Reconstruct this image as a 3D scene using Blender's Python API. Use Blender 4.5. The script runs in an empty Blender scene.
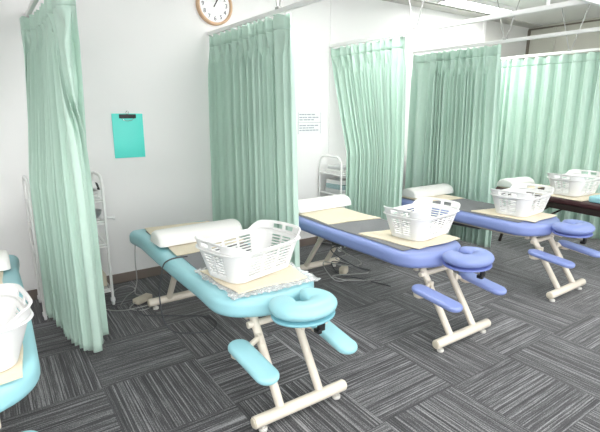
import bpy, bmesh, math, random
from mathutils import Vector, Matrix
random.seed(7)
scene = bpy.context.scene
COL = scene.collection
PI = math.pi
sin, cos = math.sin, math.cos

# ------------------------------------------------------------ materials
def srgb(r, g, b):
    def f(c):
        c /= 255.0
        return c/12.92 if c <= 0.04045 else ((c+0.055)/1.055)**2.4
    return (f(r), f(g), f(b), 1.0)

def mat(name, col, rough=0.5, metal=0.0, noise=0.0, nscale=20.0, bump=0.0, bscale=200.0, sheen=0.0, emit=0.0, trans=0.0, alpha=1.0, coat=0.0, sub=0.0):
    m = bpy.data.materials.new(name); m.use_nodes = True
    nt = m.node_tree; N = nt.nodes; L = nt.links
    b = N['Principled BSDF']
    b.inputs['Base Color'].default_value = col
    b.inputs['Roughness'].default_value = rough
    b.inputs['Metallic'].default_value = metal
    if sheen: b.inputs['Sheen Weight'].default_value = sheen
    if coat: b.inputs['Coat Weight'].default_value = coat
    if trans: b.inputs['Transmission Weight'].default_value = trans
    if sub:
        b.inputs['Subsurface Weight'].default_value = sub
        b.inputs['Subsurface Radius'].default_value = (.02, .02, .02)
    if alpha < 1: b.inputs['Alpha'].default_value = alpha
    if emit:
        b.inputs['Emission Color'].default_value = col
        b.inputs['Emission Strength'].default_value = emit
    tc = N.new('ShaderNodeTexCoord')
    if noise:
        t = N.new('ShaderNodeTexNoise'); t.inputs['Scale'].default_value = nscale; t.inputs['Detail'].default_value = 4
        L.new(tc.outputs['Object'], t.inputs['Vector'])
        r = N.new('ShaderNodeMapRange'); r.inputs['To Min'].default_value = 1-noise; r.inputs['To Max'].default_value = 1+noise
        L.new(t.outputs['Fac'], r.inputs['Value'])
        mx = N.new('ShaderNodeMix'); mx.data_type = 'RGBA'; mx.blend_type = 'MULTIPLY'; mx.inputs[0].default_value = 1
        mx.inputs[6].default_value = col
        L.new(r.outputs['Result'], mx.inputs[7]); L.new(mx.outputs[2], b.inputs['Base Color'])
    if bump:
        t = N.new('ShaderNodeTexNoise'); t.inputs['Scale'].default_value = bscale; t.inputs['Detail'].default_value = 3
        L.new(tc.outputs['Object'], t.inputs['Vector'])
        bp = N.new('ShaderNodeBump'); bp.inputs['Strength'].default_value = bump; bp.inputs['Distance'].default_value = 0.003
        L.new(t.outputs['Fac'], bp.inputs['Height']); L.new(bp.outputs['Normal'], b.inputs['Normal'])
    return m

M = {}
M['wall'] = mat('wall_paint', srgb(246, 245, 244), .7, noise=.012, nscale=3, bump=.15, bscale=120)
M['wallgrey'] = mat('wall_grey', srgb(218, 218, 214), .7, noise=.015, nscale=3)
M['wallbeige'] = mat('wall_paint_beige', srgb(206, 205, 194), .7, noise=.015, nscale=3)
M['ceiling'] = mat('ceiling_board', srgb(232, 232, 228), .8, noise=.02, nscale=40)
M['ceilshade'] = mat('ceiling_shade_grey', srgb(190, 188, 182), .6)
M['trimdark'] = mat('dark_trim', srgb(120, 112, 100), .5)
M['skirt'] = mat('baseboard_vinyl', srgb(128, 116, 108), .5, noise=.05, nscale=8)
M['rail'] = mat('white_rail', srgb(240, 240, 238), .35)
M['rod'] = mat('rod_metal', srgb(176, 176, 174), .35, metal=.4)
M['curtain'] = mat('curtain_mint', srgb(198, 225, 211), .75, noise=.03, nscale=30, bump=.12, bscale=600, sheen=.25)
M['hook'] = mat('hook_white', srgb(235, 235, 232), .4)
M['aqua'] = mat('aqua_vinyl', srgb(160, 213, 222), .42, noise=.02, nscale=6, bump=.08, bscale=350, coat=.15)
M['aqua_d'] = mat('aqua_plate', srgb(134, 192, 204), .4)
M['blue'] = mat('blue_vinyl', srgb(136, 152, 208), .42, noise=.02, nscale=6, bump=.08, bscale=350, coat=.15)
M['blue_d'] = mat('blue_plate', srgb(116, 130, 194), .4)
M['brown'] = mat('brown_vinyl', srgb(66, 36, 38), .42, noise=.05, nscale=6, bump=.08, bscale=350)
M['darkwood'] = mat('dark_wood', srgb(42, 30, 26), .5, noise=.2, nscale=12)
M['lightwood'] = mat('light_wood', srgb(214, 178, 138), .5, noise=.1, nscale=12)
M['beige'] = mat('beige_enamel', srgb(228, 219, 204), .35, noise=.01, nscale=10, coat=.2)
M['beige_d'] = mat('beige_plastic', srgb(214, 205, 186), .45)
M['foot'] = mat('foot_plastic', srgb(216, 214, 208), .4)
M['chrome'] = mat('chrome', srgb(205, 205, 205), .25, metal=.9)
M['black'] = mat('black_plastic', srgb(26, 26, 28), .45)
M['white'] = mat('white_plastic', srgb(238, 238, 237), .4, noise=.008, nscale=10)
M['whitefab'] = mat('white_vinyl_bolster', srgb(244, 243, 240), .5, noise=.015, nscale=8, bump=.1, bscale=60)
M['tan'] = mat('tan_towel', srgb(240, 227, 200), .95, noise=.08, nscale=60, bump=.8, bscale=500, sheen=.3)
M['charcoal'] = mat('charcoal_mat', srgb(132, 133, 136), .9, noise=.1, nscale=80, bump=.5, bscale=500)
M['teal'] = mat('teal_board', srgb(96, 236, 222), .35, noise=.01, nscale=8)
M['enamel'] = mat('white_enamel_tube', srgb(238, 238, 236), .3)
M['cable'] = mat('grey_cable', srgb(168, 168, 166), .5)
M['cable_d'] = mat('dark_cable', srgb(82, 84, 88), .5)
M['paper'] = mat('white_paper', srgb(240, 240, 240), .6)
M['ink'] = mat('pale_ink', srgb(160, 166, 178), .6)
M['towelw'] = mat('white_towel', srgb(240, 240, 238), .95, bump=.8, bscale=300, noise=.04, nscale=60)
M['towelg'] = mat('grey_towel', srgb(216, 217, 217), .95, bump=.8, bscale=300, noise=.1, nscale=60)
M['towelt'] = mat('teal_check_towel', srgb(172, 198, 200), .95, bump=.8, bscale=300, noise=.3, nscale=70)
M['steel'] = mat('steel_bowl', srgb(180, 182, 184), .3, metal=.8)
M['clockwood'] = mat('clock_wood', srgb(222, 184, 150), .5, noise=.06, nscale=30)
M['clockface'] = mat('clock_face', srgb(246, 246, 246), .4)
M['num'] = mat('clock_ink', srgb(70, 74, 84), .5)
M['lamp'] = mat('lamp_diffuser', (1, 1, .98, 1), .5, emit=12.0)
M['lamphouse'] = mat('lamp_housing', srgb(236, 236, 234), .4)

def plastic_sheet():
    m = bpy.data.materials.new('clear_plastic_film'); m.use_nodes = True
    nt = m.node_tree; N = nt.nodes; L = nt.links
    out = N['Material Output']; N.remove(N['Principled BSDF'])
    tr = N.new('ShaderNodeBsdfTransparent'); gl = N.new('ShaderNodeBsdfGlossy'); df = N.new('ShaderNodeBsdfDiffuse')
    gl.inputs['Roughness'].default_value = .15; df.inputs['Color'].default_value = (1, 1, 1, 1)
    tc = N.new('ShaderNodeTexCoord'); no = N.new('ShaderNodeTexNoise'); no.inputs['Scale'].default_value = 45
    no.inputs['Detail'].default_value = 4; no.inputs['Distortion'].default_value = 1.5
    bp = N.new('ShaderNodeBump'); bp.inputs['Strength'].default_value = 1; bp.inputs['Distance'].default_value = .01
    L.new(tc.outputs['Object'], no.inputs['Vector']); L.new(no.outputs['Fac'], bp.inputs['Height'])
    L.new(bp.outputs['Normal'], gl.inputs['Normal']); L.new(bp.outputs['Normal'], df.inputs['Normal'])
    a = N.new('ShaderNodeMixShader'); a.inputs[0].default_value = .8
    L.new(gl.outputs[0], a.inputs[1]); L.new(df.outputs[0], a.inputs[2])
    b = N.new('ShaderNodeMixShader'); r = N.new('ShaderNodeMapRange'); r.inputs['To Min'].default_value = .15; r.inputs['To Max'].default_value = .85
    r.inputs['From Min'].default_value = .35; r.inputs['From Max'].default_value = .65
    L.new(no.outputs['Fac'], r.inputs['Value']); L.new(r.outputs['Result'], b.inputs[0])
    L.new(tr.outputs[0], b.inputs[1]); L.new(a.outputs[0], b.inputs[2]); L.new(b.outputs[0], out.inputs['Surface'])
    return m
M['film'] = plastic_sheet()

TILE = .54; TX = .367; TY = 2.445
def carpet():
    m = bpy.data.materials.new('striped_carpet_tiles'); m.use_nodes = True
    nt = m.node_tree; N = nt.nodes; L = nt.links; b = N['Principled BSDF']
    b.inputs['Roughness'].default_value = .85; b.inputs['Sheen Weight'].default_value = .45; b.inputs['Sheen Roughness'].default_value = .4
    tc = N.new('ShaderNodeTexCoord')
    mp = N.new('ShaderNodeMapping'); mp.inputs['Location'].default_value = (-TX/TILE+20, -TY/TILE+20, .5)
    mp.inputs['Scale'].default_value = (1/TILE, 1/TILE, 0)
    L.new(tc.outputs['Object'], mp.inputs['Vector'])
    sep = N.new('ShaderNodeSeparateXYZ'); L.new(mp.outputs[0], sep.inputs[0])
    def mth(op, a, b_=None, c=None):
        n = N.new('ShaderNodeMath'); n.operation = op
        for i, v in enumerate((a, b_, c)):
            if v is None: continue
            if isinstance(v, (int, float)): n.inputs[i].default_value = v
            else: L.new(v, n.inputs[i])
        return n.outputs[0]
    fx = mth('FLOOR', sep.outputs[0]); fy = mth('FLOOR', sep.outputs[1])
    par = mth('MODULO', mth('ADD', fx, fy), 2)       # 0 / 1 checker of the quarter-turned tiles
    rx = mth('FRACT', sep.outputs[0]); ry = mth('FRACT', sep.outputs[1])
    # across (s) and along (t) the stripes of each tile
    s = mth('ADD', mth('MULTIPLY', rx, par), mth('MULTIPLY', ry, mth('SUBTRACT', 1, par)))
    t = mth('ADD', mth('MULTIPLY', ry, par), mth('MULTIPLY', rx, mth('SUBTRACT', 1, par)))
    tid = mth('ADD', mth('MULTIPLY', fx, 3.7), mth('MULTIPLY', fy, 9.1))
    def stripes(fs, ft, off):
        cb = N.new('ShaderNodeCombineXYZ')
        L.new(mth('MULTIPLY', s, fs), cb.inputs[0]); L.new(mth('MULTIPLY', t, ft), cb.inputs[1]); L.new(mth('ADD', tid, off), cb.inputs[2])
        no = N.new('ShaderNodeTexNoise'); no.inputs['Scale'].default_value = 1; no.inputs['Detail'].default_value = 2
        L.new(cb.outputs[0], no.inputs['Vector']); return no.outputs['Fac']
    a = stripes(64, .3, 0); c = stripes(130, 4, 40); d = stripes(24, .3, 90)
    e = N.new('ShaderNodeTexNoise'); e.inputs['Scale'].default_value = 160; e.inputs['Detail'].default_value = 2
    L.new(tc.outputs['Object'], e.inputs['Vector'])
    v = mth('ADD', mth('ADD', mth('MULTIPLY', a, .62), mth('MULTIPLY', c, .33)), mth('ADD', mth('MULTIPLY', d, .12), mth('MULTIPLY', e.outputs['Fac'], .3)))
    cr = N.new('ShaderNodeValToRGB'); L.new(v, cr.inputs[0])
    el = cr.color_ramp.elements
    el[0].position = .52; el[0].color = srgb(20, 20, 23)
    el[1].position = .84; el[1].color = srgb(156, 156, 158)
    x = el.new(.68); x.color = srgb(68, 68, 71)
    # thin dark seams between tiles
    ed = mth('MINIMUM', mth('MINIMUM', rx, mth('SUBTRACT', 1, rx)), mth('MINIMUM', ry, mth('SUBTRACT', 1, ry)))
    seam = mth('LESS_THAN', ed, .005)
    mx = N.new('ShaderNodeMix'); mx.data_type = 'RGBA'; mx.blend_type = 'MIX'
    L.new(mth('MULTIPLY', seam, .4), mx.inputs[0]); L.new(cr.outputs[0], mx.inputs[6]); mx.inputs[7].default_value = srgb(34, 34, 38)
    L.new(mx.outputs[2], b.inputs['Base Color'])
    bp = N.new('ShaderNodeBump'); bp.inputs['Strength'].default_value = .5; bp.inputs['Distance'].default_value = .004
    L.new(v, bp.inputs['Height']); L.new(bp.outputs[0], b.inputs['Normal'])
    return m
M['carpet'] = carpet()

# ------------------------------------------------------------ helpers
def obj(name, bm, m, parent=None, smooth=True, label=None, angle=40):
    bmesh.ops.recalc_face_normals(bm, faces=bm.faces)
    me = bpy.data.meshes.new(name); bm.to_mesh(me); bm.free()
    for mm in (m if isinstance(m, (list, tuple)) else [m]): me.materials.append(mm)
    if smooth:
        for p in me.polygons: p.use_smooth = True
        try: me.set_sharp_from_angle(angle=math.radians(angle))
        except Exception: pass
    o = bpy.data.objects.new(name, me); COL.objects.link(o)
    if parent: o.parent = parent
    if label: o['label'] = label
    return o

def thing(name, label, cat, loc=(0, 0, 0), rz=0, group=None):
    o = bpy.data.objects.new(name, None); COL.objects.link(o)
    o.empty_display_size = .1
    o.location = loc; o.rotation_euler = (0, 0, rz); o['label'] = label; o['category'] = cat
    if group: o['group'] = group
    return o

def tag(o, label, cat, group=None):
    o['label'] = label; o['category'] = cat
    if group: o['group'] = group
    return o

def struct(name, bm, m, label=None, smooth=False):
    o = obj(name, bm, m, smooth=smooth); o['kind'] = 'structure'
    if label: o['label'] = label
    return o

def dup(root, loc, rz, label, group=None, swap=None):
    r = root.copy(); COL.objects.link(r); r.location = loc; r.rotation_euler = (0, 0, rz); r['label'] = label
    if group: r['group'] = group
    def rec(a, b):
        for ch in list(a.children):
            if ch == b: continue
            c = ch.copy(); COL.objects.link(c); c.parent = b
            if swap and c.type == 'MESH' and any(mm in swap for mm in c.data.materials):
                if ch.data.name + '_alt' in bpy.data.meshes: c.data = bpy.data.meshes[ch.data.name + '_alt']
                else:
                    d = c.data.copy(); d.name = ch.data.name + '_alt'
                    for i, mm in enumerate(d.materials):
                        if mm in swap: d.materials[i] = swap[mm]
                    c.data = d
            rec(ch, c)
    rec(root, r)
    return r

def box(bm, x0, x1, y0, y1, z0, z1, bev=0, mtx=None):
    r = bmesh.ops.create_cube(bm, size=1)
    vs = r['verts']
    for v in vs:
        v.co = Vector(((x0+x1)/2+v.co.x*(x1-x0), (y0+y1)/2+v.co.y*(y1-y0), (z0+z1)/2+v.co.z*(z1-z0)))
    if bev:
        es = list({e for v in vs for e in v.link_edges})
        rr = bmesh.ops.bevel(bm, geom=es, offset=bev, segments=3, affect='EDGES', profile=.5)
        vs = list({v for f in rr['faces'] for v in f.verts} | {v for v in vs if v.is_valid})
    if mtx: bmesh.ops.transform(bm, matrix=mtx, verts=[v for v in vs if v.is_valid])
    return bm
def BX(*a, **k): return box(bmesh.new(), *a, **k)

def smoothpath(pts, n=8, closed=False):
    P = [Vector(p) for p in pts]; out = []; k = len(P)
    rng = range(k) if closed else range(k-1)
    for i in rng:
        p1, p2 = P[i], P[(i+1) % k]
        p0 = P[(i-1) % k] if (closed or i > 0) else p1*2-p2
        p3 = P[(i+2) % k] if (closed or i+2 < k) else p2*2-p1
        for j in range(n):
            t = j/n
            out.append(.5*((2*p1)+(p2-p0)*t+(2*p0-5*p1+4*p2-p3)*t*t+(-p0+3*p1-3*p2+p3)*t**3))
    if not closed: out.append(P[-1])
    return out

def tube(bm, path, r, seg=10, closed=False, up=None, sz=None, cap=True):
    """sweep a round (or elliptical, with up and sz) section along path; r may be a list"""
    P = [Vector(p) for p in path]; n = len(P); rings = []
    nrm = None
    for i in range(n):
        if closed: t = P[(i+1) % n]-P[(i-1) % n]
        else: t = P[min(i+1, n-1)]-P[max(i-1, 0)]
        if t.length < 1e-9: t = Vector((0, 0, 1))
        t.normalize()
        if up is not None:
            a = t.cross(Vector(up))
            if a.length < 1e-6: a = Vector((1, 0, 0))
            a.normalize(); b = a.cross(t).normalized()
        else:
            if nrm is None:
                nrm = t.cross(Vector((0, 0, 1)) if abs(t.z) < .9 else Vector((1, 0, 0))).normalized()
            nrm = (nrm-t*nrm.dot(t)).normalized(); a = nrm; b = t.cross(a)
        ra = r[i] if isinstance(r, (list, tuple)) else r
        rb = ra if sz is None else (sz[i] if isinstance(sz, (list, tuple)) else sz)
        rings.append([bm.verts.new(P[i]+a*ra*cos(2*PI*k/seg)+b*rb*sin(2*PI*k/seg)) for k in range(seg)])
    for i in range(n if closed else n-1):
        A, B = rings[i], rings[(i+1) % n]
        for k in range(seg): bm.faces.new((A[k], A[(k+1) % seg], B[(k+1) % seg], B[k]))
    if cap and not closed:
        bm.faces.new(rings[0]); bm.faces.new(rings[-1])
    return bm

def cyl(bm, p0, p1, r, seg=16, bev=0.0):
    p0, p1 = Vector(p0), Vector(p1); d = (p1-p0).normalized()
    if bev: return tube(bm, [p0, p0+d*bev*.3, p0+d*bev, p1-d*bev, p1-d*bev*.3, p1], [r-bev, r-bev*.3, r, r, r-bev*.3, r-bev], seg)
    return tube(bm, [p0, p1], r, seg)

def rounded(hx, hy, r, n=8, cx=0, cy=0):
    out = []
    for (sx, sy, a0) in ((1, 1, 0), (-1, 1, PI/2), (-1, -1, PI), (1, -1, 3*PI/2)):
        for k in range(n+1):
            a = a0+PI/2*k/n
            out.append((cx+sx*(hx-r)+r*cos(a), cy+sy*(hy-r)+r*sin(a)))
    return out

def slab(bm, outline, z0, z1, r, seg=5, crown=0.0):
    """pad with softly rounded top and bottom edges"""
    n = len(outline); O = [Vector((x, y, 0)) for x, y in outline]
    nor = []
    for i in range(n):
        j = 1
        t = O[(i+1) % n]-O[(i-1) % n]
        while t.length < 1e-6 and j < 5: j += 1; t = O[(i+j) % n]-O[(i-j) % n]
        t.normalize(); nor.append(Vector((t.y, -t.x, 0)))
    prof = []
    for k in range(seg+1):
        a = PI/2*k/seg; prof.append((r*(1-sin(a)), z0+r*(1-cos(a))))
    for k in range(seg+1):
        a = PI/2*k/seg; prof.append((r*(1-cos(a)), z1-r*(1-sin(a))))
    rings = [[bm.verts.new((O[i]-nor[i]*ins)+Vector((0, 0, z))) for i in range(n)] for ins, z in prof]
    for A, B in zip(rings[:-1], rings[1:]):
        for i in range(n): bm.faces.new((A[i], A[(i+1) % n], B[(i+1) % n], B[i]))
    bm.faces.new(rings[0]); 
    if crown:
        c = sum((v.co for v in rings[-1]), Vector())/n
        last = rings[-1]
        for f in (.75, .45):
            R = [bm.verts.new(Vector((c.x+(v.co.x-c.x)*f, c.y+(v.co.y-c.y)*f, z1+crown*(1-f*f)))) for v in rings[-1]]
            for i in range(n): bm.faces.new((last[i], last[(i+1) % n], R[(i+1) % n], R[i]))
            last = R
        bm.faces.new(last)
    else: bm.faces.new(rings[-1])
    return bm

# ------------------------------------------------------------ camera
YAW, PITCH, ROLL, F = 0.6039049, 0.2297897, 0.0033964, 452.909
cy_, sy_, cp_, sp_ = cos(YAW), sin(YAW), cos(PITCH), sin(PITCH)
fwd = Vector((sy_*cp_, cy_*cp_, -sp_)); rt = Vector((cy_, -sy_, 0)); upv = rt.cross(fwd)
R2 = rt*cos(ROLL)+upv*sin(ROLL); U2 = upv*cos(ROLL)-rt*sin(ROLL)
cam = bpy.data.objects.new('camera', bpy.data.cameras.new('camera')); COL.objects.link(cam)
mw = Matrix((R2, U2, -fwd)).transposed().to_4x4(); mw.translation = Vector((0, 0, 1.5)); cam.matrix_world = mw
cam.data.sensor_width = 36; cam.data.lens = F/600*36; cam.data.clip_start = .05
scene.camera = cam

# ------------------------------------------------------------ room
WY = 4.03; CZ = 2.72; XL, XR, YN = -3.0, 6.95, -3.0
struct('floor', BX(XL, XR+.1, YN, WY+.1, -.1, 0), M['carpet'])
struct('ceiling', BX(XL, XR+.1, YN, WY+.1, CZ, CZ+.1), M['ceiling'])
struct('wall_back', BX(XL, 5.83, WY, WY+.1, 0, CZ), M['wall'])
w = struct('wall_bay', BX(5.83, XR+.1, WY, WY+.1, 0, CZ), M['wallgrey'])  # far bay section, toned greyer than the rest of the back wall
struct('wall_left', BX(XL-.1, XL, YN, WY+.1, 0, CZ), M['wall'])
struct('wall_right', BX(XR, XR+.1, YN, WY, 0, CZ), M['wallbeige'])
struct('baseboard_back', BX(XL, 5.83, WY-.012, WY, 0, .085, bev=.003), M['skirt'])
struct('trim_1', BX(XL, XR, WY-.2, WY, CZ-.012, CZ), M['ceilshade'])  # thin grey strip, coloured as the ceiling's shadow along the wall
struct('trim_2', BX(5.81, 5.86, WY-.012, WY, 0, CZ-.012), M['wall'])
for i, x in enumerate((3.157+.015, 4.36)):
    struct('trim_%d' % (3+i), BX(x-.012, x+.012, WY-.006, WY, .085, CZ-.012), M['ceilshade' if 0 else 'wall'])
struct('trim_5', BX(XR-.03, XR, WY-.03, WY, 0, CZ-.05), M['trimdark'])
struct('trim_6', BX(XR-.02, XR, YN, WY, CZ-.05, CZ-.03), M['trimdark'])
struct('trim_7', BX(XR-.03, XR, 3.62, 3.66, 0, CZ-.05), M['wallbeige'])

def ceiling_lamp(x, y, label):
    t = thing('ceiling_light', label, 'ceiling light', (x, y, CZ), 0, 'fluorescent ceiling lights')
    bm = bmesh.new(); box(bm, -.62, .62, -.13, -.115, -.045, 0); box(bm, -.62, .62, .115, .13, -.045, 0)
    box(bm, -.62, -.605, -.115, .115, -.045, 0); box(bm, .605, .62, -.115, .115, -.045, 0); box(bm, -.605, .605, -.115, .115, -.008, 0)
    obj('housing', bm, M['lamphouse'], t, smooth=False)
    obj('diffuser', BX(-.604, .604, -.114, .114, -.04, -.01), M['lamp'], t, smooth=False, label='glowing white diffuser')
    return t
lamps = [(5.0, 3.53), (2.4, 2.75), (5.0, .6), (2.4, .3), (0.0, .3), (2.4, -1.8), (0.0, -1.8), (-1.9, .3), (-1.9, -1.8), (5.0, -1.8)]  # all but the first are unseen panels, added to brighten the room
ceiling_lamp(5.0, 3.53, 'lit fluorescent ceiling panel over the rail bays at top right')
for i, (x, y) in enumerate(lamps[1:]):
    ceiling_lamp(x, y, 'lit fluorescent ceiling panel added out of view to light the room')

# ------------------------------------------------------------ curtain rails
RZ = 2.145
def rail(x, y0, y1, hangers, label, vert=()):
    t = thing('curtain_rail', label, 'curtain rail', (x, 0, RZ), 0, 'ceiling-hung curtain rails')
    bm = bmesh.new(); box(bm, -.014, .014, y0, y1, 0, .032, bev=.004)
    obj('track', bm, M['rail'], t)
    for y in hangers:
        for s in (-1, 1):
            bm = bmesh.new(); cyl(bm, (0, y+s*.012, .035), (0, y+s*.17, CZ-RZ-.001), .0055, 8)
            cyl(bm, (0, y+s*.17, CZ-RZ-.012), (0, y+s*.17, CZ-RZ-.001), .016, 12)
            obj('hanger_rod', bm, M['rod'], t)
        obj('hanger_clip', BX(-.016, .016, y-.022, y+.022, .028, .044, bev=.003), M['rod'], t)
    for y in vert:
        bm = bmesh.new(); cyl(bm, (0, y, .03), (0, y, CZ-RZ-.001), .006, 8); cyl(bm, (0, y, .03), (0, y, .06), .011, 10)
        obj('hanger_rod', bm, M['rail'], t)
    return t
RX = [.37, 1.781, 3.157, 4.305, 5.69]
rail(RX[0], 1.48, WY-.001, [2.85], 'white curtain rail carrying the leftmost mint curtain')
rail(RX[1], 1.48, WY-.001, [2.85], 'white curtain rail starting at the wall under the clock')
rail(RX[2], 1.48, WY-.001, [2.85], 'white curtain rail whose track turns a corner at the upper right', vert=[1.72])
rail(RX[3], 1.48, 3.90, [2.73], 'white curtain rail above the fourth curtain, second lowest at right')
rail(RX[4], 1.48, WY-.001, [2.78], 'white curtain rail above the widely pleated curtain at right')
bm = bmesh.new(); box(bm, RX[0], RX[4], 1.45, 1.479, 0, .032, bev=.004)
t = thing('curtain_rail', 'white cross rail joining the near ends of the bay rails', 'curtain rail', (0, 0, RZ))
obj('track', bm, M['rail'], t)

# ------------------------------------------------------------ curtains
def interp(P, u):
    P = [Vector(p) for p in P]; d = [0]
    for a, b in zip(P[:-1], P[1:]): d.append(d[-1]+(b-a).length)
    s = u*d[-1]
    for i in range(len(P)-1):
        if s <= d[i+1] or i == len(P)-2:
            k = (s-d[i])/max(1e-9, d[i+1]-d[i]); return P[i].lerp(P[i+1], k)

hb = bmesh.new(); tube(hb, [(-.003, 0, -.012), (-.003, 0, .006), (.003, 0, .011)], .003, 6)
_h = obj('runner_hook', hb, M['hook']); HOOK = _h.data; bpy.data.objects.remove(_h)
def curtain(label, top, bot, folds, amp, seed, ztop=RZ-.012, zb=.06, header='pinch', regular=False, nv=30, hem=None, group='mint bay curtains', wide=None, settle=.9):
    rnd = random.Random(seed)
    t = thing('curtain', label, 'curtain', (0, 0, 0), 0, group)
    # fold phase: irregular widths
    K = folds; ws = [rnd.uniform(.55, 1.5) if not regular else rnd.uniform(.92, 1.08) for _ in range(K)]
    for k_, f_ in (wide or {}).items(): ws[k_] *= f_
    S = sum(ws); edges = [0]
    for w_ in ws: edges.append(edges[-1]+w_/S)
    am = [rnd.uniform(.6, 1.25) if not regular else rnd.uniform(.9, 1.1) for _ in range(K)]
    drift = [rnd.uniform(-.35, .35) for _ in range(K)]
    per = 18; NU = K*per
    T = smoothpath([(p[0], p[1], 0) for p in top], 6) if len(top) > 2 else [Vector((p[0], p[1], 0)) for p in top]
    B = smoothpath([(p[0], p[1], 0) for p in bot], 6) if len(bot) > 2 else [Vector((p[0], p[1], 0)) for p in bot]
    HB = .085                                   # header tape height
    vs = [0, .012, .03, .045]; n0 = len(vs)
    vs += [.05+(1-.05)*(k/nv)**.9 for k in range(nv+1)]
    bmh = bmesh.new(); bmb = bmesh.new(); grid = []
    for iv, v in enumerate(vs):
        row = []
        for iu in range(NU+1):
            k = min(iu//per, K-1); f = (iu-k*per)/per
            u = edges[k]+(edges[k+1]-edges[k])*f
            sm = min(1, max(0, (v-.03)/settle))
            pt = interp(T, u); pb = interp(B, u); p = pt.lerp(pb, sm)
            q1 = interp(T, min(1, u+.01)).lerp(interp(B, min(1, u+.01)), sm); q0 = interp(T, max(0, u-.01)).lerp(interp(B, max(0, u-.01)), sm)
            tg = (q1-q0); tg.z = 0; tg.normalize(); nr = Vector((tg.y, -tg.x, 0))
            A0 = am[k]; A1 = am[min(K-1, k+1)] if f > .5 else am[max(0, k-1)]
            a_ = A0+(A1-A0)*abs(f-.5)
            body = sin(2*PI*f)+.28*sin(4*PI*f+drift[k]*4*(1+v))
            if regular: body = sin(2*PI*f)*.9+.22*sin(6*PI*f)
            side = .42*cos(2*PI*f)                          # lateral bulge makes the folds overlap
            lw = (edges[k+1]-edges[k])*K                      # broad folds stay flatter
            al = a_*min(1, .55+.45/lw)
            g = min(1, max(0, (v-.04)/.10)); g = g*g*(3-2*g)
            PH = k+f; dh = .75*amp*sin(PI*PH)+.4*amp*sin(2.62*PI*PH+1)*(.6+.4*sin(PH*1.3))
            if regular: dh = .75*amp*body+.010*max(0, 1-abs(f-.25)*7)-.008*max(0, 1-abs(f-.19)*14)
            ph = drift[k]*v
            db = amp*al*(.85+.15*v)*(sin(2*PI*f+ph*(1-abs(2*f-1)))+(body-sin(2*PI*f)))
            d = dh*(1-g)+db*g
            sd = side*amp*g
            p = p+nr*d+tg*sd*(0 if regular else 1)*.5
            zz = ztop-(ztop-(zb if hem is None else hem(u)))*v
            if v == 0 and header == 'pinch': zz += .012*max(0, 1-abs(f-.25)*5)-.006*sin(2*PI*f+1)
            if v > .98: zz += .006*sin(2*PI*f)+rnd.uniform(-.001, .001)
            row.append(Vector((p.x, p.y, zz)))
        grid.append(row)
    def put(bm, rows):
        vv = [[bm.verts.new(p) for p in r] for r in rows]
        for a, b in zip(vv[:-1], vv[1:]):
            for i in range(len(a)-1): bm.faces.new((a[i], a[i+1], b[i+1], b[i]))
    put(bmb, grid[n0-1:]); put(bmh, grid[:n0])
    o = obj('drape', bmb, M['curtain'], t, angle=80); s = o.modifiers.new('solid', 'SOLIDIFY'); s.thickness = .0022
    o = obj('header_tape', bmh, M['curtain'], t, angle=80); s = o.modifiers.new('solid', 'SOLIDIFY'); s.thickness = .003
    for k in range(K):
        u = edges[k]+(edges[k+1]-edges[k])*.25; p = interp(T, u)
        o = bpy.data.objects.new('runner_hook', HOOK); COL.objects.link(o); o.parent = t; o.location = (p.x, p.y, ztop)
    return t

curtain('mint curtain bunched at the far left, between the two light blue tables',
        [(.32, 3.97), (.38, 3.94), (.42, 3.8), (.44, 3.5), (.44, 3.2), (.44, 2.85), (.49, 2.80)],
        [(.235, 3.46), (.26, 3.42), (.28, 3.3), (.31, 3.15), (.35, 2.96), (.385, 2.82), (.41, 2.80), (.455, 2.93), (.48, 3.02)],
        18, .048, 3, settle=.5, hem=lambda u: .11-.06*min(1, u*2), wide={0: 1.8, 15: 2.2, 16: 2.6})
curtain('mint curtain hanging under the clock, behind the right side of the aqua table',
        [(RX[1], 3.985), (RX[1], 2.72)], [(RX[1]-.01, 4.0), (RX[1]+.02, 3.3), (RX[1]+.03, 2.68)], 24, .042, 5, wide={22: 2.2, 23: 1.8})
curtain('mint curtain behind the first blue table, pushed aside by a white cart',
        [(RX[2], 3.985), (RX[2], 2.97)], [(RX[2]-.09, 3.58), (RX[2]-.02, 3.35), (RX[2]+.02, 2.95)], 20, .042, 8, settle=.48, wide={1: 1.8, 18: 1.7})
curtain('mint curtain behind the second blue table, gathered with uneven folds',
        [(RX[3], 3.88), (RX[3], 2.76)], [(RX[3]-.02, 3.86), (RX[3]+.02, 3.3), (RX[3]+.03, 2.70)], 19, .047, 12, wide={0: 1.6, 1: 3.2, 2: 1.8, 15: 1.5, 16: 1.6, 17: 1.8})
curtain('wide mint curtain drawn out in broad even pleats behind the brown table',
        [(RX[4], 3.72), (RX[4], 1.6)], [(RX[4], 3.72), (RX[4], 1.6)], 17, .044, 15, regular=True, wide={0: .4, 1: .4, 2: .5, 3: .5})

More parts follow.
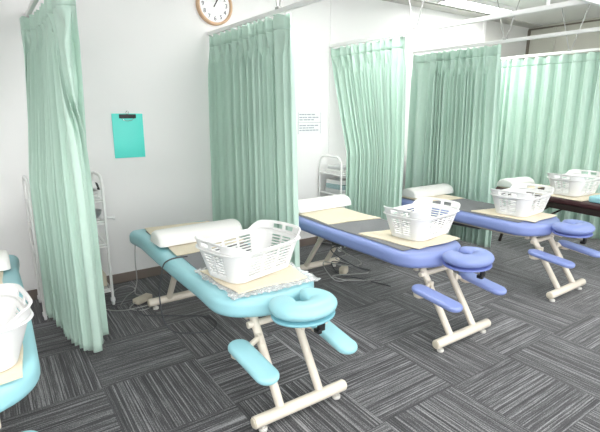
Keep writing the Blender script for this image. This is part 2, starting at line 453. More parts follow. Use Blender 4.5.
# ------------------------------------------------------------ treatment tables
BY = 2.65
def table_proto(label, x):
    t = thing('massage_table', label, 'massage table', (x, BY, 0), 0, 'adjustable massage tables')
    # cushion outline (local y = world - 2.65)
    far, near = 3.56-BY, 1.80-BY
    out = []
    def arc(cx, cy, r, a0, a1, n=8):
        for k in range(n+1):
            a = a0+(a1-a0)*k/n; out.append((cx+r*cos(a), cy+r*sin(a)))
    arc(.315-.07+.015, far-.07, .07, 0, PI/2); arc(-.328+.07+.0, far-.07, .07, PI/2, PI)
    for k in range(1, 8): out.append((-.30-.012*sin(PI*k/8), far-.07-(far-.07-(near+.28))*k/8))
    arc(-.31+.20, near+.24, .20, PI, PI*1.36, 8)
    for k in range(1, 6):
        u = k/6; out.append((-.188+.376*u, near+.052-.05*sin(PI*u)**.8+0*u))
    arc(.31-.20, near+.24, .20, PI*1.64, 2*PI, 8)
    for k in range(1, 8): out.append((.31+.01*sin(PI*k/8), near+.24+(far-.07-(near+.24))*k/8))
    obj('cushion', slab(bmesh.new(), out, .482, .588, .04, 7, crown=.004), M['aqua'], t, angle=70)
    ins = [(x_*.78, y_*.90) for x_, y_ in out]
    obj('base_board', slab(bmesh.new(), ins, .462, .481, .004, 2), M['beige_d'], t)
    # under frame
    bm = bmesh.new()
    for s in (-1, 1): box(bm, s*.10-.012, s*.10+.012, near+.14, far-.2, .442, .461, bev=.003)
    for yy in (near+.16, 0, far-.28): box(bm, -.15, .15, yy-.015, yy+.015, .437, .46, bev=.003)
    obj('under_frame', bm, M['beige'], t)
    bm = bmesh.new(); cyl(bm, (0, -.15, .40), (0, .30, .38), .020, 14, .004); box(bm, -.04, .04, .26, .36, .34, .42, bev=.01)
    cyl(bm, (0, -.15, .40), (0, -.60, .425), .011, 12)
    obj('lift_motor', bm, M['cable_d'], t)
    for yb, ytop, ztop, sgn in ((1.649-BY, 1.90-BY, .428, 1), (3.297-BY, 3.03-BY, .428, -1)):
        fb = obj('foot_bar', cyl(bmesh.new(), (-.275, yb, .062), (.275, yb, .062), .030, 20, .004), M['beige'], t)
        for s in (-1, 1):
            bm = bmesh.new(); cyl(bm, (s*.276, yb, .062), (s*.281, yb, .062), .024, 16, .002); obj('end_cap', bm, M['beige_d'], fb)
            bm = bmesh.new(); cyl(bm, (s*.225, yb, .002), (s*.225, yb, .02), .022, 14, .003); cyl(bm, (s*.225, yb, .02), (s*.225, yb, .04), .008, 8)
            obj('foot_pad', bm, M['foot'], fb)
            bm = bmesh.new()
            cyl(bm, (s*.12, yb+sgn*.012, .08), (s*.12, ytop+sgn*.020, .459), .0225, 16)
            obj('leg', bm, M['beige'], t)
        bm = bmesh.new(); cyl(bm, (-.165, ytop, ztop), (.165, ytop, ztop), .018, 14, .003)
        obj('leg_bracket', bm, M['beige'], t)
    # arm rests
    for s in (-1, 1):
        ax = -.252 if s < 0 else .218
        R = Matrix.Translation((ax, 1.69-BY, .36)) @ Matrix.Rotation(math.radians(6), 4, 'X') @ Matrix.Rotation(math.radians(s*-2), 4, 'Z')
        bm = slab(bmesh.new(), rounded(.057, .180, .0565, 10), -.018, .018, .016, 5, crown=.003); bm.transform(R)
        a = obj('arm_rest', bm, M['aqua'], t, angle=70)
        bm = bmesh.new(); box(bm, -.03, .03, -.10, .16, -.028, -.018, bev=.004); bm.transform(R)
        cyl(bm, (ax, 1.80-BY, .35), (s*.14, 1.845-BY, .37), .015, 12, .003)
        cyl(bm, (ax*1.03, 1.815-BY, .325), (ax*1.03, 1.815-BY, .360), .040, 18, .008)
        box(bm, s*.128-.012, s*.128+.012, 1.82-BY, 1.87-BY, .345, .395, bev=.004)
        obj('arm_bracket', bm, M['beige'], a)
    # face cradle: horseshoe cushion open towards the table
    cx, cyy = .032, 1.685-BY
    path, rr, hh = [], [], []
    n = 44
    for k in range(n+1):
        u = k/n; a = PI/2+.42+u*(2*PI-.72)
        path.append((cx+.104*cos(a), cyy+.080*sin(a), .577))
        e = min(u, 1-u)*n/4.0; q = 1 if e >= 1 else math.sqrt(max(0, 1-(1-e)**2))
        rr.append(max(.003, .072*q)); hh.append(max(.003, .041*(.5+.5*q) if q > .05 else .003))
    bm = tube(bmesh.new(), path, rr, 20, up=(0, 0, 1), sz=hh)
    c = obj('face_cradle', bm, M['aqua'], t, angle=80)
    el = [(cx+.166*cos(2*PI*k/36), cyy+.143*sin(2*PI*k/36)) for k in range(36)]
    obj('cradle_plate', slab(bmesh.new(), el, .523, .536, .005, 3), M['aqua_d'], c)
    bm = bmesh.new(); box(bm, -.05, .07, near+.02, cyy+.04, .498, .522, bev=.004); box(bm, .07, .125, cyy-.08, cyy-.02, .478, .521, bev=.005)
    obj('cradle_bracket', bm, M['beige'], c)
    bm = bmesh.new()
    for s in (-.03, .05): cyl(bm, (s, near+.10, .505), (s, cyy, .505), .008, 10)
    obj('cradle_rod', bm, M['chrome'], c)
    bm = bmesh.new(); box(bm, .06, .10, cyy-.092, cyy-.075, .456, .508, bev=.004); box(bm, .05, .075, cyy-.10, cyy-.06, .448, .468, bev=.004)
    obj('lever', bm, M['black'], c, label='black cradle lever')
    return t
BXS = [-.243, 1.152, 2.455, 3.84]
t1 = table_proto('light aqua massage table under the clock, nearest to the camera', BXS[1])
swap = {M['aqua']: M['blue'], M['aqua_d']: M['blue_d']}
t0 = dup(t1, (BXS[0], BY-.17, 0), 0, 'light aqua massage table cut off by the left edge of the photo')
for c_ in [c for c in t0.children if c.name.startswith('face_cradle')]:      # this one has its face cradle taken off
    for g_ in list(c_.children): bpy.data.objects.remove(g_)
    bpy.data.objects.remove(c_)
dup(t1, (BXS[2], BY, 0), 0, 'blue massage table in the middle, between the aqua table and another blue one', swap=swap)
dup(t1, (BXS[3], BY, 0), 0, 'blue massage table at right, in front of the dark brown table', swap=swap)

# brown portable table
BR = (5.06, 2.08)
tb = thing('massage_table', 'dark brown portable massage table in front of the widest curtain', 'massage table', (BR[0], BR[1], 0), math.radians(-6))
obj('cushion', slab(bmesh.new(), rounded(.32, .93, .08, 6), .575, .635, .022, 5), M['brown'], tb, angle=70)
bm = bmesh.new()
for s in (-1, 1): box(bm, s*.29-.01, s*.29+.01, -.88, .88, .515, .574, bev=.003)
for s in (-1, 1): box(bm, -.29, .29, s*.87-.01, s*.87+.01, .515, .574, bev=.003)
obj('under_frame', bm, M['darkwood'], tb)
for sx in (-1, 1):
    for sy in (-1, 1):
        obj('leg', cyl(bmesh.new(), (sx*.27, sy*.68, .53), (sx*.27, sy*.80, 0.002), .017, 12), M['darkwood'], tb)
        obj('brace', cyl(bmesh.new(), (sx*.255, sy*.25, .52), (sx*.255, sy*.76, .17), .010, 10), M['darkwood'], tb)
obj('cross_bar', cyl(bmesh.new(), (-.27, -.77, .13), (.27, -.77, .13), .012, 10), M['darkwood'], tb)

# ------------------------------------------------------------ soft goods
ZT = .5925
def cloth(name, label, cat, quad, z, th, m, group=None, wav=.004, seed=1, n=24, jag=0.0, smooth=True, fold=0):
    """quad: near-left, near-right, far-right, far-left corners"""
    rnd = random.Random(seed); ph = [rnd.uniform(0, 6) for _ in range(6)]
    bm = bmesh.new()
    q = [Vector((a[0], a[1], 0)) for a in quad]
    def P(u, v):
        if jag:
            if u in (0, 1): u += (1 if u else -1)*rnd.uniform(0, jag)
            if v in (0, 1): v += (1 if v else -1)*rnd.uniform(0, jag)
        p = (q[0]*(1-u)+q[1]*u)*(1-v)+(q[3]*(1-u)+q[2]*u)*v
        e = .006*sin(v*9+ph[0])*(1 if u > .5 else -1)*abs(u-.5)*2
        p = p+Vector((e, .006*sin(u*8+ph[1])*abs(v-.5)*2, 0))
        w_ = wav*(.5+.5*sin(u*11+v*3+ph[2]))*(.4+.6*sin(v*7-u*4+ph[3])**2)
        return p, w_
    top = []; 
    for j in range(n+1):
        r = []
        for i in range(n+1):
            p, w_ = P(i/n, j/n); edge = min(i, n-i, j, n-j)
            zz = z+th+w_-(th*.45 if edge == 0 else 0)+(rnd.uniform(0, jag*.12) if jag else 0)
            r.append((bm.verts.new((p.x, p.y, zz)), p, w_))
        top.append(r)
    bot = [[bm.verts.new((p.x, p.y, z)) for (_, p, w_) in r] for r in top]
    tv = [[a[0] for a in r] for r in top]
    for j in range(n):
        for i in range(n):
            bm.faces.new((tv[j][i], tv[j][i+1], tv[j+1][i+1], tv[j+1][i]))
            bm.faces.new((bot[j][i], bot[j+1][i], bot[j+1][i+1], bot[j][i+1]))
    for i in range(n):
        bm.faces.new((bot[0][i], bot[0][i+1], tv[0][i+1], tv[0][i])); bm.faces.new((tv[n][i], tv[n][i+1], bot[n][i+1], bot[n][i]))
        bm.faces.new((tv[i][0], tv[i+1][0], bot[i+1][0], bot[i][0])); bm.faces.new((bot[i][n], bot[i+1][n], tv[i+1][n], tv[i][n]))
    o = obj(name, bm, m, angle=60)
    return tag(o, label, cat, group)

def bolster_bm(L=.63, D=.22, H=.092):
    bm = bmesh.new(); prof = []
    n = 14
    for k in range(n+1):
        a = PI*k/n; prof.append((D/2*cos(a)*(1-.0*sin(a)), H*sin(a)**.85 if sin(a) > 0 else 0))
    xs = [(-L/2, .80), (-L/2+.006, .90), (-L/2+.02, .975), (-L/2+.04, 1), (0, 1), (L/2-.04, 1), (L/2-.02, .975), (L/2-.006, .90), (L/2, .80)]
    rings = []
    for x, s in xs: rings.append([bm.verts.new((x, y*s, .002+z*s)) for y, z in prof])
    for A, B in zip(rings[:-1], rings[1:]):
        for k in range(n): bm.faces.new((A[k], A[k+1], B[k+1], B[k]))
        bm.faces.new((A[0], B[0], B[n], A[n]))
    bm.faces.new(rings[0]); bm.faces.new(rings[-1])
    return bm
bol = None
def bolster(x, y, z, rz, label):
    global bol
    if bol is None: o = bol = obj('half_round_bolster', bolster_bm(), M['whitefab'], angle=50)
    else: o = bol.copy(); COL.objects.link(o)
    o.location = (x, y, z); o.rotation_euler = (0, 0, rz); return tag(o, label, 'bolster', 'white half-round bolsters')

# laundry basket
def basket_proto():
    t = thing('laundry_basket', '', 'basket')
    H = .168; NL, NS, NC = 22, 15, 6
    def loc(k):
        """k-th perimeter sample -> (side, fraction)"""
        seq = [('R', NS), ('c', NC), ('B', NL), ('c', NC), ('L', NS), ('c', NC), ('F', NL), ('c', NC)]
        return seq
    samples = []      # (kind, f, corner index)
    for idx, (s, n) in enumerate([('R', NS), (0, NC), ('B', NL), (1, NC), ('L', NS), (2, NC), ('F', NL), (3, NC)]):
        for k in range(n): samples.append((s, k/n))
    NP = len(samples)
    def pt(k, z):
        q = z/H; a = .215+(.262-.215)*q; b = .135+(.175-.135)*q; r = .065+.02*q
        s, f = samples[k % NP]
        if s == 'R': x, y = a, -(b-r)+2*(b-r)*f
        elif s == 'B': x, y = (a-r)-2*(a-r)*f, b
        elif s == 'L': x, y = -a, (b-r)-2*(b-r)*f
        elif s == 'F': x, y = -(a-r)+2*(a-r)*f, -b
        else:
            cxs = [(1, 1), (-1, 1), (-1, -1), (1, -1)][s]
            an = s*PI/2+PI/2*f; x, y = cxs[0]*(a-r)+r*cos(an), cxs[1]*(b-r)+r*sin(an)
        # bow the ends outwards a little
        x *= 1+.03*(1-(y/b)**2)*q; y *= 1+.03*(1-(x/a)**2)*q if abs(x) < a else 1
        return x, y
    def hmul(k):
        x, y = pt(k, H); e = max(0, (abs(x)-.165)/.075); e = min(1, e); e = e*e*(3-2*e)
        return 1+.0*e
    def rise(k):
        x, y = pt(k, H); e = min(1, max(0, (abs(x)-.15)/.085)); e = e*e*(3-2*e)
        return .046*e*(1-.12*(abs(y)/.17)**2)
    lev = [0, .012, .032]
    z = .032
    for _ in range(7): z += .0085; lev.append(z); z += .0085; lev.append(z)
    lev.append(H)
    LIP = len(lev)-1; lev += [H+.25, H+.75, H+1]      # handle band above the lip, in fractions of the rise             # slot row near the top, then the rim band
    # rows: index of row between lev[i], lev[i+1]
    slotrows = {2+2*i for i in range(7)}
    toprow = LIP+1
    V = {}
    def vert(bm, store, k, i):
        key = (k % NP, i)
        if key not in store:
            z_ = lev[i]
            if i > LIP: f_ = z_-H; z_ = H+(rise(k % NP)+.004)*f_; x, y = pt(k % NP, H+.03*f_)
            else: x, y = pt(k % NP, z_)
            store[key] = bm.verts.new((x, y, z_+.003))
        return store[key]
    def is_slot(k, i):
        s, f = samples[k % NP]
        if s in (0, 1, 2, 3): return i in slotrows and False
        n = NL if s in 'BF' else NS
        c = round(f*n)
        if i in slotrows:
            if s in 'BF': return c not in (0, 7, 14, 21) 
            return c not in (0, 7, 14)
        if i == toprow:
            if s in 'RL': return c not in (0, 6, 7, 14)
            return False
        return False
    bm = bmesh.new(); st = {}; hs = [(bmesh.new(), {}), (bmesh.new(), {})]
    for k in range(NP):
        s, f = samples[k]
        for i in range(len(lev)-1):
            if is_slot(k, i): continue
            if i >= LIP and (pt(k, H)[0]*(1 if True else 1) != 0) and abs(pt(k, H)[0]) > .15:
                b_, st_ = hs[0 if pt(k, H)[0] > 0 else 1]
            elif i >= LIP and s in ('R', 'L'): b_, st_ = hs[0 if s == 'R' else 1]
            else: b_, st_ = bm, st
            b_.faces.new((vert(b_, st_, k, i), vert(b_, st_, k+1, i), vert(b_, st_, k+1, i+1), vert(b_, st_, k, i+1)))
    # floor of the basket, with rounded edge
    ring0 = [vert(bm, st, k, 0) for k in range(NP)]
    inner = [bm.verts.new((v.co.x*.93, v.co.y*.9, .003)) for v in ring0]
    for k in range(NP): bm.faces.new((ring0[k], inner[k], inner[(k+1) % NP], ring0[(k+1) % NP]))
    bm.faces.new(inner)
    o = obj('body', bm, M['white'], t, angle=50); s = o.modifiers.new('solid', 'SOLIDIFY'); s.thickness = .004; s.offset = -1
    for b_, _ in hs:
        o = obj('handle', b_, M['white'], t, angle=50); s = o.modifiers.new('solid', 'SOLIDIFY'); s.thickness = .005; s.offset = -1
    path = []
    for k in range(NP):
        x, y = pt(k, H); path.append((x*1.02, y*1.025, H+.002))
    bm = tube(bmesh.new(), path, .008, 8, closed=True, up=(0, 0, 1), sz=.004)
    obj('rim', bm, M['white'], t)
    for sgn, hd in zip((1, -1), [c for c in t.children if c.name.startswith('handle')]):
        pp = []
        for k in range(NP):
            x, y = pt(k, H)
            if x*sgn > .145: x, y = pt(k, H+.03); pp.append((math.atan2(y, x*sgn), (x*1.0, y*1.0, H+.005+rise(k)+.003)))
        pp.sort(); obj('grip', tube(bmesh.new(), [p for _, p in pp], .006, 8, up=(0, 0, 1), sz=.004), M['white'], hd)
    return t
bask = None
def basket(x, y, z, rz, label):
    global bask
    if bask is None:
        bask = basket_proto(); bask.location = (x, y, z); bask.rotation_euler = (0, 0, rz); bask['label'] = label
        bask['group'] = 'white laundry baskets'; return bask
    return dup(bask, (x, y, z), rz, label)

R = math.radians
# aqua table
x = BXS[1]
cloth('heating_mat', 'grey mat lying flat on the aqua table under both towels', 'mat', [(x-.22, 1.98), (x+.25, 1.98), (x+.27, 3.42), (x-.22, 3.42)], ZT, .003, M['charcoal'], wav=.001, seed=2)
cloth('towel', 'tan towel under the white bolster at the wall end of the aqua table', 'towel', [(x-.235, 2.69), (x+.27, 2.74), (x+.30, 3.44), (x-.215, 3.50)], ZT+.0045, .007, M['tan'], 'tan towels', seed=3)
cloth('plastic_film', 'crinkled clear plastic sheet under the basket towel on the aqua table', 'plastic sheet', [(x-.225, 1.885), (x+.245, 1.865), (x+.275, 2.36), (x-.245, 2.36)], ZT+.0045, .003, M['film'], wav=.004, jag=.05, seed=4, n=36)
cloth('towel', 'tan towel under the basket at the near end of the aqua table', 'towel', [(x-.205, 1.92), (x+.215, 1.905), (x+.265, 2.31), (x-.235, 2.33)], ZT+.0115, .008, M['tan'], 'tan towels', seed=5)
bolster(x+.025, 2.99, ZT+.018, R(2), 'white half-round bolster across the wall end of the aqua table')
basket(x+.0, 2.165, ZT+.0235, R(14), 'white slotted laundry basket on the aqua table, largest in the photo')
# left table
x = BXS[0]
cloth('towel', 'tan towel under the basket on the cut-off table at far left', 'towel', [(x-.25, 1.66), (x+.255, 1.70), (x+.27, 2.45), (x-.25, 2.5)], ZT, .008, M['tan'], 'tan towels', seed=6)
cloth('towel', 'tan towel below the bolster on the cut-off table at far left', 'towel', [(x-.23, 2.62), (x+.235, 2.62), (x+.23, 3.2), (x-.23, 3.2)], ZT, .007, M['tan'], 'tan towels', seed=7)
bolster(x-.04, 3.06, ZT+.012, R(1), 'white bolster tip on the cut-off aqua table at far left')
basket(x+.02, 1.865, ZT+.0125, R(8), 'white laundry basket cut off by the left edge of the photo')
# middle blue table
x = BXS[2]
cloth('heating_mat', 'charcoal mat on the middle blue table, showing between two tan towels', 'mat', [(x-.26, 1.98), (x+.25, 1.98), (x+.27, 3.45), (x-.26, 3.45)], ZT, .004, M['charcoal'], wav=.001, seed=12)
cloth('towel', 'tan towel in front of the bolster on the middle blue table', 'towel', [(x-.24, 2.80), (x+.255, 2.72), (x+.26, 3.40), (x-.22, 3.42)], ZT+.0055, .006, M['tan'], 'tan towels', seed=13)
cloth('towel', 'tan towel under the basket on the middle blue table', 'towel', [(x-.16, 1.93), (x+.29, 1.93), (x+.26, 2.36), (x-.235, 2.44)], ZT+.0055, .008, M['tan'], 'tan towels', seed=15)
bolster(x+.07, 3.33, ZT+.017, R(2), 'white bolster on the middle blue table beside the curtain')
basket(x+.125, 2.165, ZT+.0175, R(8), 'white laundry basket on the middle blue table')
# right blue table
x = BXS[3]
cloth('heating_mat', 'charcoal mat on the right blue table, between its two tan towels', 'mat', [(x-.26, 1.98), (x+.25, 1.98), (x+.27, 3.45), (x-.26, 3.45)], ZT, .004, M['charcoal'], wav=.001, seed=22)
cloth('towel', 'tan towel in front of the bolster on the right blue table', 'towel', [(x-.24, 2.98), (x+.255, 2.88), (x+.26, 3.42), (x-.24, 3.44)], ZT+.0055, .006, M['tan'], 'tan towels', seed=23)
cloth('towel', 'tan towel under the basket on the right blue table', 'towel', [(x-.16, 1.90), (x+.25, 1.92), (x+.24, 2.36), (x-.24, 2.46)], ZT+.0055, .008, M['tan'], 'tan towels', seed=25)
bolster(x+.08, 3.22, ZT+.017, R(0), 'white bolster on the right blue table')
basket(x+.06, 2.16, ZT+.0175, R(5), 'white laundry basket on the right blue table')
# brown table
x = BR[0]
def onb(px, py):
    a = R(-6); return (BR[0]+px*cos(a)-py*sin(a), BR[1]+px*sin(a)+py*cos(a))
cloth('towel', 'tan towel under the basket on the dark brown table', 'towel', [onb(-.31, -.1), onb(.28, -.1), onb(.28, .42), onb(-.31, .40)], .637, .008, M['tan'], 'tan towels', seed=31)
cloth('towel', 'tan towel under the bolster at the far end of the dark brown table', 'towel', [onb(-.29, .60), onb(.28, .6), onb(.28, .88), onb(-.29, .88)], .637, .007, M['tan'], 'tan towels', seed=32)
bx_, by_ = onb(-.10, .79); bolster(bx_, by_, .649, R(-6), 'shorter white bolster at the far end of the dark brown table').scale = (.66, 1, 1)
bx_, by_ = onb(-.01, .17); basket(bx_, by_, .6495, R(-2), 'white laundry basket on the dark brown table')
bx_, by_ = onb(-.08, -.26)
o = obj('cushion', slab(bmesh.new(), rounded(.20, .13, .03, 5), 0, .06, .015, 4), M['aqua'], angle=60); o.location = (bx_, by_, .637); o.rotation_euler = (0, 0, R(-6))
tag(o, 'light aqua pad lying on the dark brown table at the right edge', 'cushion')

# ------------------------------------------------------------ carts
def cart(x, label, items, shelves, y0=3.62, w_=.47, dep=.37, h=1.02):
    t = thing('trolley', label, 'trolley', (x, y0, 0), 0, 'white tubular trolleys')
    for sx in (0, w_):
        r_ = .09; path = [(sx, 0, .06), (sx, 0, h-r_)]
        for k in range(1, 9):
            a = PI-PI/2*k/8; path.append((sx, r_+r_*cos(a), h-r_+r_*sin(a)))
        for k in range(1, 9):
            a = PI/2-PI/2*k/8; path.append((sx, dep-r_+r_*cos(a), h-r_+r_*sin(a)))
        path.append((sx, dep, .06))
        obj('end_frame', tube(bmesh.new(), path, .011, 12), M['enamel'], t)
    for z in shelves:
        bm = bmesh.new(); box(bm, .012, w_-.012, .0, dep, z, z+.004)
        for yy in (0, dep): cyl(bm, (.005, yy, z+.02), (w_-.005, yy, z+.02), .006, 8)
        for sx in (0, w_): cyl(bm, (sx, 0, z+.004), (sx, dep, z+.004), .008, 8)
        for yy in (0, dep): cyl(bm, (.005, yy, z), (w_-.005, yy, z), .008, 8)
        obj('shelf', bm, M['enamel'], t)
    for sx in (0, w_):
        for yy in (0, dep):
            bm = bmesh.new(); cyl(bm, (sx-.010, yy, .028), (sx+.010, yy, .028), .026, 16, .004)
            box(bm, sx-.016, sx+.016, yy-.014, yy+.014, .035, .064, bev=.003); obj('caster', bm, M['white'], t)
    return t

def folded(x, y, z, w_, d, h, m, label, layers=3, rz=0, group='folded towels on the trolleys'):
    bm = bmesh.new()
    for k in range(layers):
        z0 = z+h*k/layers; z1 = z+h*(k+1)/layers-.001
        j = random.uniform(-.006, .006)
        slab(bm, rounded(w_/2-.004*abs(k-1), d/2-.004*(k % 2), .015, 4, j, j), z0-z, z1-z, min(.007, (z1-z0)*.42), 3)
    o = obj('folded_towel', bm, m, angle=60); o.location = (x, y, z); o.rotation_euler = (0, 0, rz)
    return tag(o, label, 'towel', group)

CX = [.205, 3.02, 4.41]
cart(CX[0], 'white tubular trolley half hidden by the leftmost curtain', None, (.12, .48, .66, .83), y0=3.56)
c1 = CX[0]
folded(c1+.34, 3.74, .835, .22, .25, .07, M['towelw'], 'white towel folded on top shelf of the leftmost trolley', 3, .1)
# striped towel draped over the trolley corner
bm = bmesh.new(); n = 14
rows = []
for i in range(n+1):
    u = i/n; r = []
    for j in range(11):
        v = j/10; r.append(bm.verts.new((-.085+.17*v, -.08+.17*u, .028+.035*sin(PI*u)+.006*sin(v*14)+.012*sin(PI*v))))
    rows.append(r)
for a, b in zip(rows[:-1], rows[1:]):
    for j in range(10):
        f = bm.faces.new((a[j], a[j+1], b[j+1], b[j])); f.material_index = 1 if j % 3 == 1 else 0
o = obj('striped_towel', bm, [M['towelw'], M['black']]); s = o.modifiers.new('solid', 'SOLIDIFY'); s.thickness = .012; s.offset = -1
o.location = (c1+.405, 3.66, .896); tag(o, 'black and white striped towel heaped on top of the leftmost trolley', 'towel')
def bowl(x, y, z, r, label, m):
    bm = bmesh.new(); prof = [(.3*r, 0), (.7*r, .012), (.93*r, .04), (r, .065), (.97*r, .066), (.89*r, .042), (.66*r, .016), (.28*r, .005)]
    seg = 24; rings = [[bm.verts.new((a*cos(2*PI*k/seg), a*sin(2*PI*k/seg), b)) for k in range(seg)] for a, b in prof]
    for A, B in zip(rings[:-1], rings[1:]):
        for k in range(seg): bm.faces.new((A[k], A[(k+1) % seg], B[(k+1) % seg], B[k]))
    bm.faces.new(rings[0]); bm.faces.new(rings[-1])
    o = obj('bowl', bm, m); o.location = (x, y, z); return tag(o, label, 'bowl')
bowl(c1+.385, 3.66, .686, .085, 'silver bowl on the second shelf of the leftmost trolley', M['steel'])
bm = bmesh.new(); tube(bm, smoothpath([(0, 0, 0), (.05, 0, .004), (.11, 0, .0), (.16, -.01, -.006)], 5), [.008]*8+[.013]*6+[.017]*2, 12)
o = obj('hand_brush', bm, M['white']); o.location = (c1+.40, 3.66, .683); tag(o, 'white round handle poking out over the side of the leftmost trolley', 'brush')
for k in range(3):
    bm = bmesh.new(); bm = cyl(bm, (0, 0, 0), (0, 0, .155), .028, 16, .006); cyl(bm, (0, 0, .155), (0, 0, .175), .014, 12, .003)
    o = obj('bottle', bm, M['steel' if k == 1 else 'white']); o.location = (c1+.20+.09*k, 3.68+.05*k, .486)
    tag(o, ['white bottle on the lower shelf of the leftmost trolley, hidden by curtain', 'silver bottle on the lower shelf of the leftmost trolley', 'white bottle on the lower shelf of the leftmost trolley, nearest its right frame'][k], 'bottle', 'bottles on the leftmost trolley')
o = obj('storage_box', BX(-.12, .12, -.14, .14, 0, .10, bev=.01), M['beige_d']); o.location = (c1+.33, 3.75, .146)
tag(o, 'low cream box on the bottom shelf of the leftmost trolley', 'box')

cart(CX[1], 'white tubular trolley below the wall notice, left of the third curtain', None, (.12, .42, .61, .83))
c2 = CX[1]
folded(c2+.13, 3.80, .837, .20, .28, .04, M['towelw'], 'white towel folded on top shelf of the trolley below the notice, bottom of pair', 2)
folded(c2+.14, 3.81, .878, .17, .24, .035, M['towelg'], 'grey towel on top of a white one on the trolley below the notice', 2, .15)
folded(c2+.13, 3.80, .617, .20, .29, .05, M['towelg'], 'grey towel at the bottom of the second shelf stack, trolley below the notice', 2, -.06)
folded(c2+.13, 3.80, .668, .19, .27, .05, M['towelt'], 'teal patterned towel in the second shelf stack, trolley below the notice', 3, .08)
folded(c2+.13, 3.81, .719, .18, .25, .045, M['towelw'], 'white towel on top of the second shelf stack, trolley below the notice', 2, .2)
cart(CX[2], 'white tubular trolley seen as a sliver behind the left edge of the fourth curtain', None, (.12, .42, .61, .83), y0=3.66, dep=.33)
c3 = CX[2]
folded(c3+.13, 3.83, .837, .20, .26, .06, M['towelg'], 'grey towel on the top shelf of the trolley between the third and fourth curtains', 3)
folded(c3+.13, 3.83, .617, .20, .26, .09, M['towelt'], 'teal patterned towel on the second shelf of the trolley between two curtains', 3)

# ------------------------------------------------------------ on the wall
def text_bm(s, size, font=None):
    cu = bpy.data.curves.new('t', 'FONT'); cu.body = s; cu.size = size; cu.extrude = .0006; cu.align_x = 'CENTER'; cu.align_y = 'CENTER'
    o = bpy.data.objects.new('t', cu); COL.objects.link(o)
    dg = bpy.context.evaluated_depsgraph_get(); me = bpy.data.meshes.new_from_object(o.evaluated_get(dg))
    bm = bmesh.new(); bm.from_mesh(me); bpy.data.objects.remove(o); bpy.data.meshes.remove(me); return bm
RW = Matrix.Rotation(PI/2, 4, 'X')               # xy plane -> facing -Y
ck = thing('wall_clock', 'round wall clock with pale wood rim and black numerals at top', 'clock', (1.835, WY, 2.405))
def disc(bm, r, y0, y1, seg=48): return cyl(bm, (0, y0, 0), (0, y1, 0), r, seg)
bm = bmesh.new()
prof = [(.168, -.001), (.168, -.040), (.163, -.046), (.152, -.046), (.146, -.040), (.146, -.001)]
seg = 56; rings = [[bm.verts.new((a*cos(2*PI*k/seg), b, a*sin(2*PI*k/seg))) for k in range(seg)] for a, b in prof]
for i in range(len(rings)):
    A, B = rings[i], rings[(i+1) % len(rings)]
    for k in range(seg): bm.faces.new((A[k], A[(k+1) % seg], B[(k+1) % seg], B[k]))
obj('rim', bm, M['clockwood'], ck)
f = obj('face', disc(bmesh.new(), .1455, -.002, -.025), M['clockface'], ck)
bm = bmesh.new()
for h in range(1, 13):
    a = PI/2-h*PI/6; tb_ = text_bm(str(h), .050); tb_.transform(Matrix.Translation((.112*cos(a), -.0262, .112*sin(a))) @ RW)
    me = bpy.data.meshes.new('x'); tb_.to_mesh(me); tb_.free(); bm.from_mesh(me); bpy.data.meshes.remove(me)
obj('numerals', bm, M['num'], f, smooth=False)
def hand(L, w_, ang, y):
    b = BX(-w_/2, w_/2, y-.0012, y, -.02, L); b.transform(Matrix.Rotation(ang, 4, 'Y')); return b
obj('hour_hand', hand(.070, .009, R(31), -.029), M['black'], ck, smooth=False)
obj('minute_hand', hand(.105, .006, R(26), -.032), M['black'], ck, smooth=False)

cb = thing('clipboard', 'bright teal clipboard with black clip hanging on the white wall', 'clipboard', (1.0125, WY, 1.283))
obj('board', BX(-.1255, .1255, -.010, -.004, -.1835, .1835, bev=.0025), M['teal'], cb)
bm = bmesh.new(); box(bm, -.068, .068, -.022, -.0105, .145, .178, bev=.004); obj('clip', bm, M['black'], cb, label='black spring clip')
bm = tube(bmesh.new(), smoothpath([(-.05, -.014, .146), (-.035, -.014, .130), (0, -.014, .124), (.035, -.014, .130), (.05, -.014, .146)], 5), .002, 8)
obj('clip_wire', bm, M['chrome'], cb)
bm = tube(bmesh.new(), smoothpath([(.012*cos(2*PI*k/12), -.012, .19+.012*sin(2*PI*k/12)) for k in range(12)], 2, closed=True), .002, 8, closed=True)
obj('hanging_ring', bm, M['chrome'], cb)
o = obj('wall_pin', cyl(bmesh.new(), (1.0125, WY-.0005, 1.283+.204), (1.0125, WY-.022, 1.283+.204), .003, 8), M['chrome'])
tag(o, 'small metal pin in the wall that the teal clipboard hangs on', 'pin')

nt_ = thing('wall_notice', 'white paper notice in a clear pocket taped to the wall beside the curtain', 'notice', (2.90, WY, 1.37))
obj('sheet', BX(-.155, .155, -.004, -.001, -.125, .115), M['paper'], nt_, smooth=False)
bm = bmesh.new(); rnd = random.Random(4)
for row, (z0, n_) in enumerate(((.085, 5), (.055, 6), (.03, 4), (-.03, 6), (-.055, 5), (-.08, 6))):
    xx = -.135
    for k in range(n_):
        w_ = rnd.uniform(.02, .05)
        box(bm, xx, xx+w_, -.0052, -.0042, z0-.006, z0+.004); xx += w_+rnd.uniform(.004, .014)
        if xx > .1: break
box(bm, -.145, .145, -.0052, -.0042, -.002, .001)
for s in (-1, 1): box(bm, s*.148-.0015, s*.148+.0015, -.0052, -.0042, -.118, .105)
obj('printed_lines', bm, M['ink'], nt_, smooth=False)

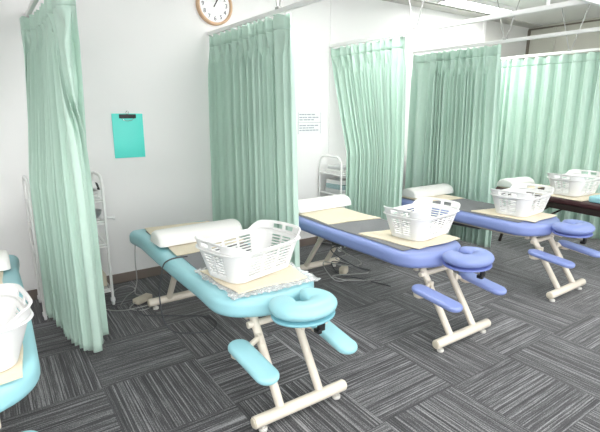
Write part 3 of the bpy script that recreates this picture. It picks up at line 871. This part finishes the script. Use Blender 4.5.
# ------------------------------------------------------------ cables and small floor items
def cord(pts, r, m, label, name='power_cord', cat='cord'):
    o = obj(name, tube(bmesh.new(), smoothpath(pts, 8), r, 8), m); return tag(o, label, cat)
x = BXS[1]
o = obj('control_box', BX(-.075, .075, -.035, .035, 0, .042, bev=.008), M['beige_d']); o.location = (.885, 3.50, .001); o.rotation_euler = (0, 0, R(28))
tag(o, 'beige foot control box on the carpet beside the aqua table leg', 'control box')
cord([(x-.31, 3.42, .50), (x-.325, 3.40, .38), (x-.318, 3.42, .22), (x-.33, 3.46, .10), (.90, 3.55, .03)], .004, M['cable'], 'thin grey cord hanging from the far corner of the aqua table')
cord([(x-.19, 2.64, .601), (x-.25, 2.655, .600), (x-.300, 2.67, .588), (x-.328, 2.70, .55), (x-.335, 2.74, .45), (x-.33, 2.82, .3), (x-.30, 2.86, .1), (x-.24, 2.85, .008), (x-.16, 2.77, .008), (x-.03, 2.72, .008), (x+.06, 2.80, .008), (x+.03, 2.95, .008), (x-.10, 3.05, .008), (x-.22, 3.14, .008), (x-.33, 3.22, .008), (.80, 3.33, .008), (.78, 3.42, .01)],
     .0045, M['cable_d'], 'dark cord draped over the aqua table side and looping on the carpet')
cord([(.81, 3.46, .02), (.76, 3.40, .008), (.83, 3.32, .008), (.95, 3.36, .008), (.99, 3.43, .008), (.93, 3.40, .008), (.85, 3.37, .014), (.70, 3.40, .008), (.60, 3.50, .008), (.56, 3.7, .008), (.6, 3.9, .008)], .004, M['cable'], 'pale grey cord running from the control box behind the curtain')
cord([(.72, 3.52, .006), (.80, 3.66, .006), (.90, 3.78, .006), (.86, 3.90, .006), (.76, 3.86, .006), (.70, 3.72, .006)], .004, M['cable'], 'white cord loop on the carpet by the leftmost trolley')
x = BXS[2]
rnd = random.Random(9)
for k, lab in enumerate(('grey cord tangled under the middle blue table, nearest the rear legs', 'pale cord hanging in a loop below the middle blue table', 'dark cord trailing on the floor under the middle blue table')):
    pts = [(x+rnd.uniform(-.1, .2), 3.0+rnd.uniform(-.2, .2), .44)]
    for j in range(6): pts.append((x+rnd.uniform(-.15, .28), 2.9+rnd.uniform(-.25, .25), .38-.06*j+rnd.uniform(-.02, .02)))
    pts.append((x+.1+.05*k, 2.9, .008)); pts.append((x+.3, 2.8-.1*k, .008))
    cord(pts, .0045, [M['cable'], M['cable'], M['cable_d']][k], lab)
bm = bmesh.new(); box(bm, -.05, .05, -.035, .035, 0, .075, bev=.02); cyl(bm, (.05, 0, .04), (.075, 0, .04), .014, 12, .003)
o = obj('adapter', bm, M['beige_d']); o.location = (x+.17, 3.08, .001); o.rotation_euler = (0, 0, .5); tag(o, 'cream power adapter on the floor under the middle blue table', 'adapter')
o = obj('adapter', BX(-.04, .04, -.03, .03, 0, .05, bev=.01), M['white']); o.location = (BXS[3]-.12, 2.75, .001); tag(o, 'white adapter box on the floor under the right blue table', 'adapter')

# ------------------------------------------------------------ light and view
wd = bpy.data.worlds.new('world'); scene.world = wd; wd.use_nodes = True
bg = wd.node_tree.nodes['Background']; bg.inputs['Color'].default_value = (.98, .99, 1, 1); bg.inputs['Strength'].default_value = 1.25
vs = scene.view_settings; vs.view_transform = 'Standard'; vs.look = 'None'; vs.gamma = 1; vs.exposure = 1.32
try: vs.use_curve_mapping = False
except Exception: pass
